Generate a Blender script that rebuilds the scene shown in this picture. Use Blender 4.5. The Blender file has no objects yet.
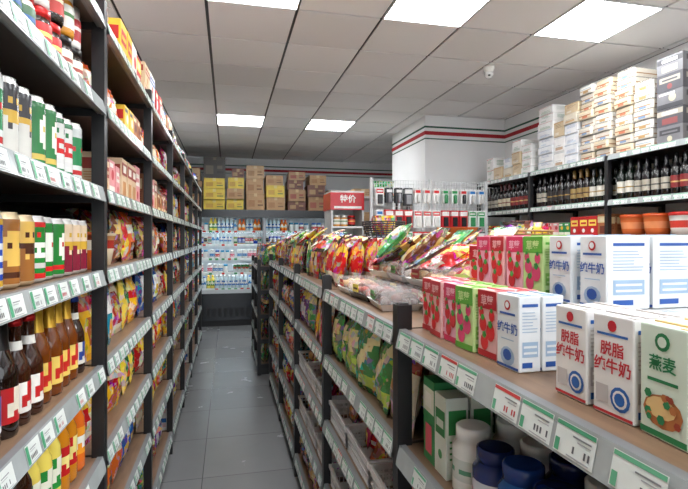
import bpy, math, random
import numpy as np
random.seed(11)
R = random.random
def U(a, b): return a + (b - a) * random.random()
def lin1(v):
    v = max(0, v) / 255.0
    return v / 12.92 if v <= 0.04045 else ((v + 0.055) / 1.055) ** 2.4
def lin(c): return (lin1(c[0]), lin1(c[1]), lin1(c[2]), 1.0)

scene = bpy.context.scene
try:
    scene.view_settings.view_transform = 'Standard'
    scene.view_settings.look = 'None'
except Exception as e:
    print(e)

# ------------------------------------------------------------------ materials
def newmat(name):
    m = bpy.data.materials.new(name); m.use_nodes = True
    nt = m.node_tree; b = nt.nodes['Principled BSDF']
    return m, nt, b
def colmat(name, rough, metal=0.0, coat=0.0, spec=0.5, noise=0.0, film=False, alpha=None, wood=False):
    m, nt, b = newmat(name)
    N, L = nt.nodes, nt.links
    a = N.new('ShaderNodeVertexColor'); a.layer_name = 'Col'
    out = a.outputs['Color']
    geo = N.new('ShaderNodeNewGeometry')
    if noise or film or wood:
        n = N.new('ShaderNodeTexNoise'); n.inputs['Scale'].default_value = 9 if wood else 14
        n.inputs['Detail'].default_value = 5
        if wood:
            mp = N.new('ShaderNodeMapping'); mp.inputs['Scale'].default_value = (6, 1, 6)
            L.new(geo.outputs['Position'], mp.inputs['Vector']); L.new(mp.outputs[0], n.inputs['Vector'])
        else:
            L.new(geo.outputs['Position'], n.inputs['Vector'])
        mr = N.new('ShaderNodeMapRange')
        amt = 0.25 if wood else max(noise, 0.12)
        mr.inputs['From Min'].default_value = 0.3; mr.inputs['From Max'].default_value = 0.7
        mr.inputs['To Min'].default_value = 1 - amt; mr.inputs['To Max'].default_value = 1 + amt * 0.4
        L.new(n.outputs[0], mr.inputs['Value'])
        mx = N.new('ShaderNodeMix'); mx.data_type = 'RGBA'; mx.blend_type = 'MULTIPLY'
        mx.inputs[0].default_value = 1.0
        L.new(out, mx.inputs[6]); L.new(mr.outputs[0], mx.inputs[7]); out = mx.outputs[2]
    if film:
        v = N.new('ShaderNodeTexVoronoi'); v.inputs['Scale'].default_value = 44
        L.new(geo.outputs['Position'], v.inputs['Vector'])
        hs = N.new('ShaderNodeHueSaturation'); hs.inputs['Saturation'].default_value = 1.2; hs.inputs['Value'].default_value = .95
        L.new(v.outputs['Color'], hs.inputs['Color'])
        n2 = N.new('ShaderNodeTexNoise'); n2.inputs['Scale'].default_value = 26; n2.inputs['Detail'].default_value = 3
        L.new(geo.outputs['Position'], n2.inputs['Vector'])
        mr2 = N.new('ShaderNodeMapRange'); mr2.inputs['From Min'].default_value = 0.50; mr2.inputs['From Max'].default_value = 0.54
        mr2.inputs['To Max'].default_value = 0.42
        L.new(n2.outputs[0], mr2.inputs['Value'])
        mx2 = N.new('ShaderNodeMix'); mx2.data_type = 'RGBA'
        L.new(mr2.outputs[0], mx2.inputs[0]); L.new(out, mx2.inputs[6]); L.new(hs.outputs['Color'], mx2.inputs[7]); out = mx2.outputs[2]
        bn = N.new('ShaderNodeTexNoise'); bn.inputs['Scale'].default_value = 40; bn.inputs['Detail'].default_value = 3
        L.new(geo.outputs['Position'], bn.inputs['Vector'])
        bp = N.new('ShaderNodeBump'); bp.inputs['Strength'].default_value = 0.8; bp.inputs['Distance'].default_value = 0.008
        L.new(bn.outputs[0], bp.inputs['Height']); L.new(bp.outputs[0], b.inputs['Normal'])
    L.new(out, b.inputs['Base Color'])
    b.inputs['Roughness'].default_value = rough; b.inputs['Metallic'].default_value = metal
    b.inputs['Coat Weight'].default_value = coat
    b.inputs['Specular IOR Level'].default_value = spec
    if alpha is not None: b.inputs['Alpha'].default_value = alpha
    return m
M_MATTE, M_GLOSS, M_METAL, M_FILM, M_GLASS, M_CLEAR, M_WOOD, M_FRAME, M_LED = range(9)
mats = [colmat('printed_card', 0.45, noise=0.06), colmat('gloss_plastic', 0.22, noise=0.04), colmat('brushed_metal', 0.32, 0.6),
        colmat('printed_film', 0.2, film=True, spec=.7), colmat('bottle_glass', 0.08, coat=0.4), colmat('clear_plastic', 0.08, alpha=0.24),
        colmat('shelf_laminate', 0.45, wood=True), colmat('powder_coated_steel', 0.4, noise=0.1)]
m, nt, b = newmat('led_tube'); b.inputs['Base Color'].default_value = (1, 1, 1, 1)
b.inputs['Emission Color'].default_value = (0.78, 0.92, 1, 1); b.inputs['Emission Strength'].default_value = 14
mats.append(m)

# ------------------------------------------------------------------ builder
class Proto:
    def __init__(s): s.V = []; s.F = []; s.C = []; s.M = []; s.S = []
    def arr(s): s.V = np.array(s.V, dtype=float).reshape(-1, 3); return s
class Builder:
    def __init__(s): s.V = []; s.n = 0; s.F = []; s.C = []; s.M = []; s.S = []
    def add(s, p, pal, x=0, y=0, z=0, rz=0, sc=(1, 1, 1), tilt=0, roll=0):
        V = p.V * np.array(sc)
        if roll:
            c, q = math.cos(roll), math.sin(roll)
            V = np.stack([V[:, 0] * c - V[:, 2] * q, V[:, 1], V[:, 0] * q + V[:, 2] * c], 1)
        if tilt:
            c, q = math.cos(tilt), math.sin(tilt)
            V = np.stack([V[:, 0], V[:, 1] * c + V[:, 2] * q, V[:, 2] * c - V[:, 1] * q], 1)
        if rz:
            c, q = math.cos(rz), math.sin(rz)
            V = np.stack([V[:, 0] * c - V[:, 1] * q, V[:, 0] * q + V[:, 1] * c, V[:, 2]], 1)
        V = V + np.array((x, y, z))
        o = s.n; s.V.append(V); s.n += len(V)
        s.F.extend([tuple(i + o for i in f) for f in p.F])
        s.C.extend([pal[c] for c in p.C]); s.M.extend(p.M); s.S.extend(p.S)
    def box(s, x0, x1, y0, y1, z0, z1, col, m=0, top=None, topm=None):
        o = s.n
        s.V.append(np.array([(x0, y0, z0), (x1, y0, z0), (x1, y1, z0), (x0, y1, z0), (x0, y0, z1), (x1, y0, z1), (x1, y1, z1), (x0, y1, z1)], float)); s.n += 8
        fs = [(0, 3, 2, 1), (4, 5, 6, 7), (0, 1, 5, 4), (1, 2, 6, 5), (2, 3, 7, 6), (3, 0, 4, 7)]
        s.F.extend([tuple(i + o for i in f) for f in fs])
        s.C.extend([col, top or col, col, col, col, col])
        s.M.extend([m, topm if topm is not None else m, m, m, m, m]); s.S.extend([False] * 6)
    def quad(s, pts, col, m=0):
        o = s.n; s.V.append(np.array(pts, float)); s.n += len(pts)
        s.F.append(tuple(range(o, o + len(pts)))); s.C.append(col); s.M.append(m); s.S.append(False)
    def done(s, name, origin=None):
        if not s.V: return None
        V = np.concatenate(s.V)
        o = np.array(origin if origin is not None else ((V[:, 0].min() + V[:, 0].max()) / 2, (V[:, 1].min() + V[:, 1].max()) / 2, V[:, 2].min()))
        V = V - o
        me = bpy.data.meshes.new(name)
        me.from_pydata(V.tolist(), [], s.F)
        used = sorted(set(s.M)); mp = {k: i for i, k in enumerate(used)}
        for k in used: me.materials.append(mats[k])
        me.polygons.foreach_set('material_index', [mp[k] for k in s.M])
        me.polygons.foreach_set('use_smooth', s.S)
        ca = me.color_attributes.new('Col', 'FLOAT_COLOR', 'CORNER')
        cache = {}
        buf = []
        for f, c in zip(s.F, s.C):
            if c not in cache: cache[c] = lin(c)
            buf.extend(cache[c] * len(f))
        ca.data.foreach_set('color', buf)
        me.update()
        ob = bpy.data.objects.new(name, me); scene.collection.objects.link(ob)
        ob.location = o
        return ob

# ------------------------------------------------------------------ protos (front faces -Y, base centre at origin)
def lathe(prof, seg=14, pat=None):
    p = Proto()
    for (r, z, ci, mi) in prof:
        for k in range(seg):
            a = 2 * math.pi * k / seg - math.pi / 2
            p.V.append((r * math.cos(a), r * math.sin(a), z))
    for i in range(len(prof) - 1):
        for k in range(seg):
            k2 = (k + 1) % seg
            p.F.append((i * seg + k, i * seg + k2, (i + 1) * seg + k2, (i + 1) * seg + k))
            ci = prof[i][2]
            if pat:
                q = pat(i, k)
                if q is not None: ci = q
            p.C.append(ci); p.M.append(prof[i][3]); p.S.append(True)
    n = (len(prof) - 1) * seg
    p.F.append(tuple(range(n, n + seg))); p.C.append(prof[-1][2]); p.M.append(prof[-1][3]); p.S.append(False)
    p.F.append(tuple(reversed(range(seg)))); p.C.append(prof[0][2]); p.M.append(prof[0][3]); p.S.append(False)
    return p.arr()
def boxp(w, d, h, cf=0, cs=0, ct=0, m=0, ch=0.0):
    p = Proto(); x, y = w / 2, d / 2
    if ch <= 0:
        p.V = [(-x, -y, 0), (x, -y, 0), (x, y, 0), (-x, y, 0), (-x, -y, h), (x, -y, h), (x, y, h), (-x, y, h)]
        p.F = [(0, 3, 2, 1), (4, 5, 6, 7), (0, 1, 5, 4), (1, 2, 6, 5), (2, 3, 7, 6), (3, 0, 4, 7)]
        p.C = [ct, ct, cf, cs, cf, cs]
    else:
        c = ch
        ring = [(-x + c, -y), (x - c, -y), (x, -y + c), (x, y - c), (x - c, y), (-x + c, y), (-x, y - c), (-x, -y + c)]
        for z, s in ((0, .97), (c, 1), (h - c, 1), (h, .97)):
            for (a, b_) in ring: p.V.append((a * (s), b_ * s, z))
        for i in range(3):
            for k in range(8):
                k2 = (k + 1) % 8
                p.F.append((i * 8 + k, i * 8 + k2, i * 8 + 8 + k2, i * 8 + 8 + k))
                p.C.append(cf if k in (0, 4) else cs)
        p.F.append(tuple(range(24, 32))); p.C.append(ct)
        p.F.append(tuple(reversed(range(8)))); p.C.append(ct)
    p.M = [m] * len(p.F); p.S = [False] * len(p.F)
    return p.arr()
def merge(*items):
    q = Proto(); V = []; n = 0
    for it in items:
        p, off = it[0], it[1]
        rz = it[2] if len(it) > 2 else 0
        cm = it[3] if len(it) > 3 else None
        A = p.V
        if rz:
            c, s = math.cos(rz), math.sin(rz)
            A = np.stack([A[:, 0] * c - A[:, 1] * s, A[:, 0] * s + A[:, 1] * c, A[:, 2]], 1)
        V.append(A + np.array(off))
        q.F += [tuple(i + n for i in f) for f in p.F]; n += len(p.V)
        q.C += [cm if cm is not None else c for c in p.C]; q.M += p.M; q.S += p.S
    q.V = np.concatenate(V)
    return q
def rect(u0, v0, u1, v1, ci, m=0):
    p = Proto(); p.V = [(u0, 0, v0), (u1, 0, v0), (u1, 0, v1), (u0, 0, v1)]; p.F = [(0, 1, 2, 3)]
    p.C = [ci]; p.M = [m]; p.S = [False]; return p.arr()
def disc(u, v, r, ci, m=0, n=12, sy=1.0):
    p = Proto(); p.V = [(u + r * math.cos(2 * math.pi * k / n), 0, v + r * sy * math.sin(2 * math.pi * k / n)) for k in range(n)]
    p.F = [tuple(range(n))]; p.C = [ci]; p.M = [m]; p.S = [False]; return p.arr()
_tc = {}
def textp(s, size, ci, m=0):
    key = (s, size, ci)
    if key in _tc: return _tc[key]
    p = Proto()
    try:
        cu = bpy.data.curves.new('t', 'FONT'); cu.body = s; cu.size = size; cu.align_x = 'CENTER'; cu.align_y = 'CENTER'
        cu.resolution_u = 1; cu.offset = size * 0.02
        ob = bpy.data.objects.new('t', cu); scene.collection.objects.link(ob)
        dg = bpy.context.evaluated_depsgraph_get(); ev = ob.evaluated_get(dg); me = ev.to_mesh()
        p.V = [(v.co.x, 0, v.co.y) for v in me.vertices]
        p.F = [tuple(f.vertices) for f in me.polygons]
        ev.to_mesh_clear(); bpy.data.objects.remove(ob); bpy.data.curves.remove(cu)
    except Exception as e:
        print('text', e)
    p.C = [ci] * len(p.F); p.M = [m] * len(p.F); p.S = [False] * len(p.F)
    p.arr(); _tc[key] = p; return p
def lines(u0, u1, v, n, dv, ci, th=0.0016):
    return [(rect(u0, v - i * dv, u0 + (u1 - u0) * U(.6, 1), v - i * dv + th, ci), (0, 0, 0)) for i in range(n)]

def bag(w, h, t, pattern=0, seed=0, nx=9, nz=11):
    rnd = random.Random(seed + pattern * 17)
    p = Proto()
    for side in (-1, 1):
        for j in range(nz + 1):
            for i in range(nx + 1):
                u, v = i / nx, j / nz
                x = (u - .5) * w; z = v * h
                f = max(0, math.sin(math.pi * u)) ** .55 * max(0, math.sin(math.pi * min(1, max(0, (v - .06) / .88)))) ** .5
                pinch = 1 - 0.09 * math.sin(math.pi * v)
                x *= pinch
                y = side * (t / 2 * f + .0008) + (rnd.uniform(-1, 1) * t * .09 if 0 < i < nx and 0 < j < nz else 0)
                if j in (0, nz): y += .0015 * (-1) ** i
                p.V.append((x, y, z))
    n = (nx + 1) * (nz + 1)
    for side in (0, 1):
        for j in range(nz):
            for i in range(nx):
                a = side * n + j * (nx + 1) + i
                f = (a, a + 1, a + nx + 2, a + nx + 1)
                p.F.append(f if side == 0 else tuple(reversed(f)))
                u, v = (i + .5) / nx - .5, (j + .5) / nz - .5
                ci = 0
                if pattern == 0:
                    if (u / .36) ** 2 + ((v - .14) / .17) ** 2 < 1: ci = 1
                    elif (u / .33) ** 2 + ((v + .24) / .2) ** 2 < 1: ci = 2
                elif pattern == 1:
                    if .05 < v < .27: ci = 1
                    elif v < -.1 and abs(u) < .33: ci = 2
                elif pattern == 2:
                    if v > .22: ci = 1
                    elif (u / .3) ** 2 + ((v + .1) / .2) ** 2 < 1: ci = 2
                elif pattern == 3:
                    if abs(v - u * .8) < .13: ci = 1
                    elif v < -.25: ci = 2
                elif pattern == 4:
                    if -.32 < v < .32 and abs(u) < .28: ci = 1
                    if -.2 < v < .05 and abs(u) < .2: ci = 2
                if j in (0, nz - 1): ci = 3
                p.C.append(ci); p.M.append(M_FILM); p.S.append(True)
    return p.arr()

def canp(r, h, pt=0):
    pr = [(r * .8, 0, 3, M_METAL), (r, .007, 3, M_METAL)]
    nb = 11; z0, z1 = .010, h - .014
    for i in range(nb): pr.append((r, z0 + (z1 - z0) * i / nb, 0, M_GLOSS))
    pr += [(r, z1, 3, M_METAL), (r * .84, h - .003, 3, M_METAL), (r * .86, h, 3, M_METAL), (r * .78, h - .001, 3, M_METAL), (r * .76, h - .004, 3, M_METAL)]
    seg = 22
    def pat(i, k):
        j = i - 2
        if not 0 <= j < nb: return None
        kk = (k % 11)
        d = min(kk, 11 - kk)
        if pt == 0:
            if j in (0, 10): return 2
            if j in (4, 6) and d <= 3: return 1
            if j == 5 and d <= 3: return 1 if kk % 2 else 0
            if j == 8 and d <= 2: return 2 if kk % 2 else 0
            return 3 if j == 2 else 0
        if pt == 1:
            if 3 <= j <= 8 and d <= 3 - (j in (3, 8)): return 1 if not (j == 6 and kk % 2) else 2
            return 2 if j == 1 else 0
        if pt == 2:
            if 4 <= j <= 7: return (1 if (j in (4, 7) or kk % 2 == 0) else 0)
            return 2 if j in (0, 9) else 0
        if pt == 3:
            if j >= 7: return 1 if not (j == 8 and kk % 3 == 0) else 2
            if j == 5 and d <= 2: return 2
            if j == 4 and d <= 3: return 1 if kk % 2 else 0
            return 2 if j == 6 else 0
    return lathe(pr, seg, pat)
CAN = [canp(.033, .150, i) for i in range(4)] ; TCAN = [canp(.033, .163, i) for i in range(4)]
def beer(h=.235, r=.031, foil=True):
    k = h / .235
    return lathe([(r * .92, 0, 0, M_GLASS), (r, .006, 0, M_GLASS), (r, .028 * k, 1, M_MATTE), (r, .04 * k, 1, M_MATTE), (r, .05 * k, 2, M_MATTE), (r, .066 * k, 1, M_MATTE), (r, .095 * k, 0, M_GLASS), (r * .98, .12 * k, 0, M_GLASS),
                  (r * .78, .14 * k, 0, M_GLASS), (r * .5, .165 * k, 3 if foil else 1, M_METAL if foil else M_MATTE), (r * .43, .185 * k, 3 if foil else 0, M_METAL if foil else M_GLASS), (r * .40, .218 * k, 2, M_METAL), (r * .48, .22 * k, 2, M_METAL), (r * .47, .233 * k, 2, M_METAL), (r * .3, .235 * k, 2, M_METAL)], 16,
                 lambda i, k: (0 if i in (2, 3, 4, 5) and k in (4, 12) else (1 if (i == 4 and k % 8 in (3, 5)) else (2 if (i == 3 and k % 2 == 0) else (2 if (i == 5 and k in (0, 15, 1)) else None)))))
BEER = beer(); BEER2 = beer(.22, .03, False)
WINE = lathe([(.034, 0, 0, M_GLASS), (.037, .006, 0, M_GLASS), (.037, .05, 1, M_MATTE), (.037, .085, 2, M_MATTE), (.037, .095, 1, M_MATTE), (.037, .135, 0, M_GLASS), (.037, .18, 0, M_GLASS), (.03, .205, 0, M_GLASS), (.016, .225, 3, M_GLOSS), (.0145, .24, 3, M_GLOSS), (.0145, .298, 3, M_GLOSS), (.012, .3, 3, M_GLOSS)], 14,
             lambda i, k: (0 if i in (2, 3, 4) and k not in (12, 13, 0, 1, 2) else None))
PET = lathe([(.026, 0, 0, M_GLASS), (.031, .01, 0, M_GLASS), (.031, .05, 1, M_GLOSS), (.030, .065, 2, M_GLOSS), (.030, .08, 2, M_GLOSS), (.031, .1, 1, M_GLOSS), (.031, .125, 0, M_GLASS), (.029, .15, 0, M_GLASS), (.015, .185, 0, M_GLASS), (.013, .192, 3, M_GLOSS), (.016, .194, 3, M_GLOSS), (.016, .212, 3, M_GLOSS), (.013, .214, 3, M_GLOSS)], 14,
             lambda i, k: (1 if i == 3 and k % 2 else (2 if i == 5 and k % 7 in (0, 6) else None)))
SAUCE = lathe([(.028, 0, 0, M_GLASS), (.031, .008, 0, M_GLASS), (.031, .03, 1, M_MATTE), (.031, .055, 2, M_MATTE), (.031, .075, 1, M_MATTE), (.031, .11, 0, M_GLASS), (.028, .13, 0, M_GLASS), (.014, .165, 0, M_GLASS), (.013, .175, 3, M_GLOSS), (.017, .177, 3, M_GLOSS), (.017, .205, 3, M_GLOSS), (.012, .207, 3, M_GLOSS)], 12,
              lambda i, k: (1 if i == 3 and k % 3 == 1 else None))
JAR = lathe([(.036, 0, 0, M_GLASS), (.040, .008, 0, M_GLASS), (.040, .02, 1, M_MATTE), (.040, .05, 2, M_MATTE), (.040, .06, 1, M_MATTE), (.040, .08, 0, M_GLASS), (.034, .095, 3, M_METAL), (.037, .097, 3, M_METAL), (.037, .115, 3, M_METAL), (.034, .117, 3, M_METAL)], 14)
TUB = lathe([(.036, 0, 0, M_GLOSS), (.040, .01, 0, M_GLOSS), (.040, .035, 1, M_GLOSS), (.040, .05, 3, M_GLOSS), (.040, .06, 1, M_GLOSS), (.040, .08, 0, M_GLOSS), (.040, .10, 0, M_GLOSS), (.030, .115, 2, M_GLOSS), (.033, .116, 2, M_GLOSS), (.033, .142, 2, M_GLOSS), (.029, .145, 2, M_GLOSS)], 20,
            lambda i, k: (1 if i == 3 and k % 3 == 0 else None))
CUP = lathe([(.038, 0, 0, M_GLOSS), (.05, .06, 1, M_GLOSS), (.052, .09, 2, M_GLOSS), (.055, .105, 0, M_GLOSS), (.058, .107, 3, M_GLOSS), (.058, .113, 3, M_GLOSS), (.05, .115, 3, M_GLOSS)], 18)
def bx(w, d, h, style=0, m=0):
    items = [(boxp(w, d, h, 0, 0, 0, m), (0, 0, 0))]
    e = d / 2 + .0008
    if style == 0: items += [(rect(-w * .4, h * .5, w * .4, h * .82, 1), (0, -e, 0)), (disc(0, h * .26, min(w, h) * .17, 2), (0, -e, 0)), (rect(-w * .3, h * .6, w * .3, h * .7, 0), (0, -e - .0004, 0))]
    if style == 1: items += [(rect(-w * .5, h * .6, w * .5, h * .9, 1), (0, -e, 0)), (rect(-w * .3, h * .66, w * .3, h * .84, 3), (0, -e - .0005, 0)), (rect(-w * .3, h * .1, w * .3, h * .45, 2), (0, -e, 0))]
    if style == 2: items += [(rect(-w * .5, 0, w * .5, h * .28, 1), (0, -e, 0)), (disc(w * .1, h * .6, min(w, h) * .24, 2), (0, -e, 0)), (rect(-w * .42, h * .8, w * .2, h * .92, 3), (0, -e, 0))]
    for sx in (-1, 1):
        q = math.pi / 2; off = (sx * (w / 2 + .0008), 0, 0)
        items.append((rect(-d * .4, h * .55, d * .4, h * .85, 1), off, q))
        items += [(l[0], off, q) for l in lines(-d * .35, d * .35, h * .45, 4, h * .07, 2, h * .025)]
    return merge(*items)
def plain(w, d, h, k):
    e = d / 2 + .0008
    it = [(boxp(w, d, h, 0, 0, 0, 0, .004), (0, 0, 0))]
    it += [(l[0], (0, -e, 0)) for l in lines(-w * .3, w * .35, h * (.8 if k else .4), 3, h * .1, 1, h * .03)]
    it += [(rect(-w * .34, h * .12, w * (.0 if k else .34), h * .3, 2), (0, -e, 0)), (rect(-w * .48, h * .9, w * .48, h * .94, 3), (0, -e, 0))]
    for sx in (-1, 1):
        it += [(l[0], (sx * (w / 2 + .0008), 0, 0), math.pi / 2) for l in lines(-d * .35, d * .3, h * .75, 4, h * .12, 1 if k else 2, h * .04)]
    return merge(*it)
BOX = [bx(.11, .07, .17, i) for i in range(3)]; SBOX = [bx(.075, .05, .12, i) for i in range(3)]; WBOX = [bx(.17, .08, .10, i) for i in range(3)]
SLIM = [bx(.058, .05, .17, i) for i in range(3)]
BAGS = [bag(.16, .21, .06, i % 5, i) for i in range(10)]
SBAGS = [bag(.11, .15, .045, i % 5, i + 40, 7, 9) for i in range(5)]
FLATB = [bag(.13, .22, .028, i % 5, i + 70, 8, 10) for i in range(5)]

def milk(kind):
    w, d, h = .063, .041, .123
    it = [(boxp(w, d, h, 0, 0, 0, M_MATTE, .0015), (0, 0, 0)), (boxp(w * .96, .005, .0022, 3, 3, 3), (0, 0, h)), (boxp(.012, d * .8, .0012, 3, 3, 3), (w * .38, 0, h))]
    e = d / 2 + .0007
    for sgn, rz in ((-1, 0), (1, math.pi)):
        y = sgn * e
        def A(p, cm=None, k=1.0): it.append((p, (0, y * (1 + .02 * (k - 1)), 0), rz))
        if kind == 'pure':
            A(disc(0, h * .86, .0085, 2)); A(disc(0, h * .865, .0055, 0), k=2); A(rect(-.022, h * .73, .022, h * .76, 1))
            it.append((textp('纯牛奶', .0195, 1), (0, y * 1.01, h * .54), rz))
            A(rect(-.018, h * .39, .018, h * .405, 3)); A(disc(0, h * .17, .020, 3, sy=.8)); A(disc(0, h * .19, .012, 1, sy=.8), k=2)
            A(rect(-.0305, .002, .0305, h * .05, 1))
        if kind == 'skim':
            A(disc(0, h * .9, .007, 2)); A(rect(-.024, h * .8, .024, h * .825, 1))
            it.append((textp('脱脂', .0185, 2), (0, y * 1.01, h * .66), rz)); it.append((textp('纯牛奶', .0195, 2), (0, y * 1.01, h * .49), rz))
            A(disc(.012, h * .2, .015, 1)); A(disc(.012, h * .2, .011, 0), k=2); A(disc(.012, h * .2, .008, 1), k=3)
            A(rect(-.0305, .002, .0305, h * .045, 2)); A(rect(-.026, h * .12, -.006, h * .3, 3))
        if kind == 'berry':
            A(rect(-.031, h * .72, .031, h * .99, 1)); it.append((textp('草莓', .021, 0), (0, y * 1.01, h * .83), rz))
            for (a, b_, r) in ((-.013, .06, .012), (.012, .048, .014), (-.008, .028, .013), (.016, .078, .009), (-.018, .080, .008)):
                A(disc(a, b_, r, 2, sy=1.2), k=2); A(disc(a, b_ + r * 1.0, r * .55, 4, n=5), k=3)
            A(rect(-.031, 0.001, .031, h * .1, 1))
        if kind == 'noodle':
            A(disc(0, h * .86, .010, 4)); A(disc(0, h * .86, .006, 0), k=2); it.append((textp('燕麦', .018, 4), (0, y * 1.01, h * .66), rz)); A(rect(-.02, h * .50, .02, h * .53, 4))
            A(disc(0, h * .25, .026, 2, sy=.7)); A(disc(-.002, h * .28, .020, 3, sy=.6), k=2)
            for i in range(12): A(disc(U(-.02, .02), h * U(.16, .40), U(.003, .006), random.choice((4, 2, 1)), n=6), k=3 + i * .05)
            A(rect(-.0305, .002, .0305, h * .07, 4))
    s = w / 2 + .0007
    for sx in (-1, 1):
        q = math.pi / 2
        off = (sx * s, 0, 0)
        it.append((rect(-d * .36, h * .86, d * .36, h * .9, 1), off, q))
        it += [(l[0], off, q) for l in lines(-d * .36, d * .36, h * .78, 7, .0052, 3, .0014)]
        it.append((rect(-d * .36, h * .2, d * .36, h * .4, 3), off, q)); it.append((rect(-d * .3, h * .24, d * .3, h * .27, 0), (sx * (s + .0004), 0, 0), q)); it.append((rect(-d * .3, h * .32, d * .3, h * .35, 0), (sx * (s + .0004), 0, 0), q))
        it.append((rect(-d * .36, h * .06, d * .1, h * .13, 1), off, q))
    return merge(*it)
MK = {k: milk(k) for k in ('pure', 'skim', 'berry', 'noodle')}
P_PURE = [(222, 226, 228), (40, 84, 160), (196, 40, 46), (156, 180, 204), (60, 140, 70)]
P_SKIM = [(226, 224, 222), (40, 96, 168), (188, 36, 50), (190, 184, 182), (60, 140, 70)]
P_BERR = [(238, 176, 196), (208, 44, 92), (200, 32, 46), (226, 110, 150), (60, 150, 60)]
P_GRB = [(190, 216, 146), (90, 164, 56), (208, 64, 108), (130, 184, 80), (40, 130, 60)]
P_REDB = [(234, 180, 180), (184, 26, 40), (214, 34, 42), (220, 90, 96), (60, 150, 60)]
P_OAT = [(214, 228, 212), (150, 60, 40), (180, 110, 60), (226, 190, 130), (30, 124, 74)]

def cardbox(w, d, h):
    it = [(boxp(w, d, h), (0, 0, 0)), (boxp(.05, d + .003, .0015, 2, 2, 2), (0, 0, h)), (rect(-.025, h - .05, .025, h, 2), (0, -d / 2 - .001, 0)),
          (rect(-w * .4, h * .2, -w * .05, h * .6, 1), (0, -d / 2 - .001, 0)), (rect(w * .12, h * .25, w * .42, h * .35, 3), (0, -d / 2 - .001, 0)), (rect(w * .12, h * .45, w * .36, h * .6, 1), (0, -d / 2 - .001, 0)),
          (rect(-w * .5, h * .93, w * .5, h * .94, 3), (0, -d / 2 - .0006, 0))]
    for sx in (-1, 1): it.append((rect(-d * .3, h * .3, d * .3, h * .6, 1), (sx * (w / 2 + .001), 0, 0), math.pi / 2))
    return merge(*it)
P_CARD = [[(176, 140, 98), (156, 112, 72), (196, 172, 130), (110, 76, 50)], [(158, 122, 84), (140, 70, 56), (186, 160, 114), (90, 64, 46)],
          [(216, 190, 70), (190, 150, 60), (214, 200, 130), (90, 110, 50)], [(104, 60, 46), (160, 130, 90), (160, 132, 90), (50, 30, 26)], [(176, 60, 50), (226, 206, 150), (190, 170, 116), (60, 30, 26)], [(52, 48, 46), (90, 84, 70), (90, 80, 66), (30, 28, 26)], [(190, 158, 118), (160, 124, 86), (206, 184, 148), (120, 90, 64)]]

def basket(w, d, h):
    it = []
    t = .004
    def bar(x0, x1, y0, y1, z0, z1):
        p = boxp(x1 - x0, y1 - y0, z1 - z0, 0, 0, 0, M_GLOSS); it.append((p, ((x0 + x1) / 2, (y0 + y1) / 2, z0)))
    bar(-w / 2, w / 2, -d / 2, d / 2, 0, .004)
    for z, e in ((h * .33, .0), (h * .6, 0), (h - .016, .006)):
        th = .016 if e else .006
        bar(-w / 2 - e, w / 2 + e, -d / 2 - e, -d / 2 + t, z, z + th); bar(-w / 2 - e, w / 2 + e, d / 2 - t, d / 2 + e, z, z + th)
        bar(-w / 2 - e, -w / 2 + t, -d / 2, d / 2, z, z + th); bar(w / 2 - t, w / 2 + e, -d / 2, d / 2, z, z + th)
    n = int(w / .018)
    for i in range(n + 1):
        x = -w / 2 + i * (w - t) / n
        bar(x, x + t, -d / 2, -d / 2 + t, 0, h); bar(x, x + t, d / 2 - t, d / 2, 0, h)
    n = int(d / .018)
    for i in range(n + 1):
        y = -d / 2 + i * (d - t) / n
        bar(-w / 2, -w / 2 + t, y, y + t, 0, h); bar(w / 2 - t, w / 2, y, y + t, 0, h)
    return merge(*it)
BASK = basket(.30, .26, .085)
def blob(r, sz=.8, seg=8):
    pr = [(r * math.sin(math.pi * i / 6) + 1e-4, r * sz * (1 - math.cos(math.pi * i / 6)), 0, M_GLOSS) for i in range(7)]
    return lathe(pr, seg)
BLOB = blob(.018)
def tray(w=.20, d=.13, h=.06, seed=0):
    rnd = random.Random(seed)
    p = Proto()
    lv = [(.84, .84, 0), (1, 1, h * .35), (1.04, 1.04, h * .36)]
    for (a, b_, z) in lv:
        for (sx, sy) in ((-1, -1), (1, -1), (1, 1), (-1, 1)): p.V.append((sx * w / 2 * a, sy * d / 2 * b_, z))
    for i in range(2):
        for k in range(4):
            k2 = (k + 1) % 4; p.F.append((i * 4 + k, i * 4 + k2, i * 4 + 4 + k2, i * 4 + 4 + k))
    p.F.append((3, 2, 1, 0)); p.C = [0] * 9; p.M = [M_GLOSS] * 9; p.S = [False] * 9; p.arr()
    l = Proto()
    for (a, z) in ((1.03, h * .38), (.95, h), (.5, h * 1.04)):
        for (sx, sy) in ((-1, -1), (1, -1), (1, 1), (-1, 1)): l.V.append((sx * w / 2 * a, sy * d / 2 * a, z))
    for i in range(2):
        for k in range(4):
            k2 = (k + 1) % 4; l.F.append((i * 4 + k, i * 4 + k2, i * 4 + 4 + k2, i * 4 + 4 + k))
    l.F.append((8, 9, 10, 11)); l.C = [3] * 9; l.M = [M_CLEAR] * 9; l.S = [False] * 9; l.arr()
    it = [(p, (0, 0, 0)), (l, (0, 0, 0)), (rect(-w * .2, h * .45, w * .1, h * .9, 4), (0, -d / 2 * 1.04, 0)), (rect(-w * .16, h * .6, w * .06, h * .7, 1), (0, -d / 2 * 1.05, 0))]
    for i in range(6):
        for j in range(4):
            it.append((BLOB, ((i - 2.5) * w * .155 + rnd.uniform(-.005, .005), (j - 1.5) * d * .22 + rnd.uniform(-.004, .004), h * .14 + rnd.uniform(0, .016)), 0, rnd.choice((1, 1, 2))))
    return merge(*it)
TRAYS = [tray(seed=i) for i in range(3)]

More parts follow.
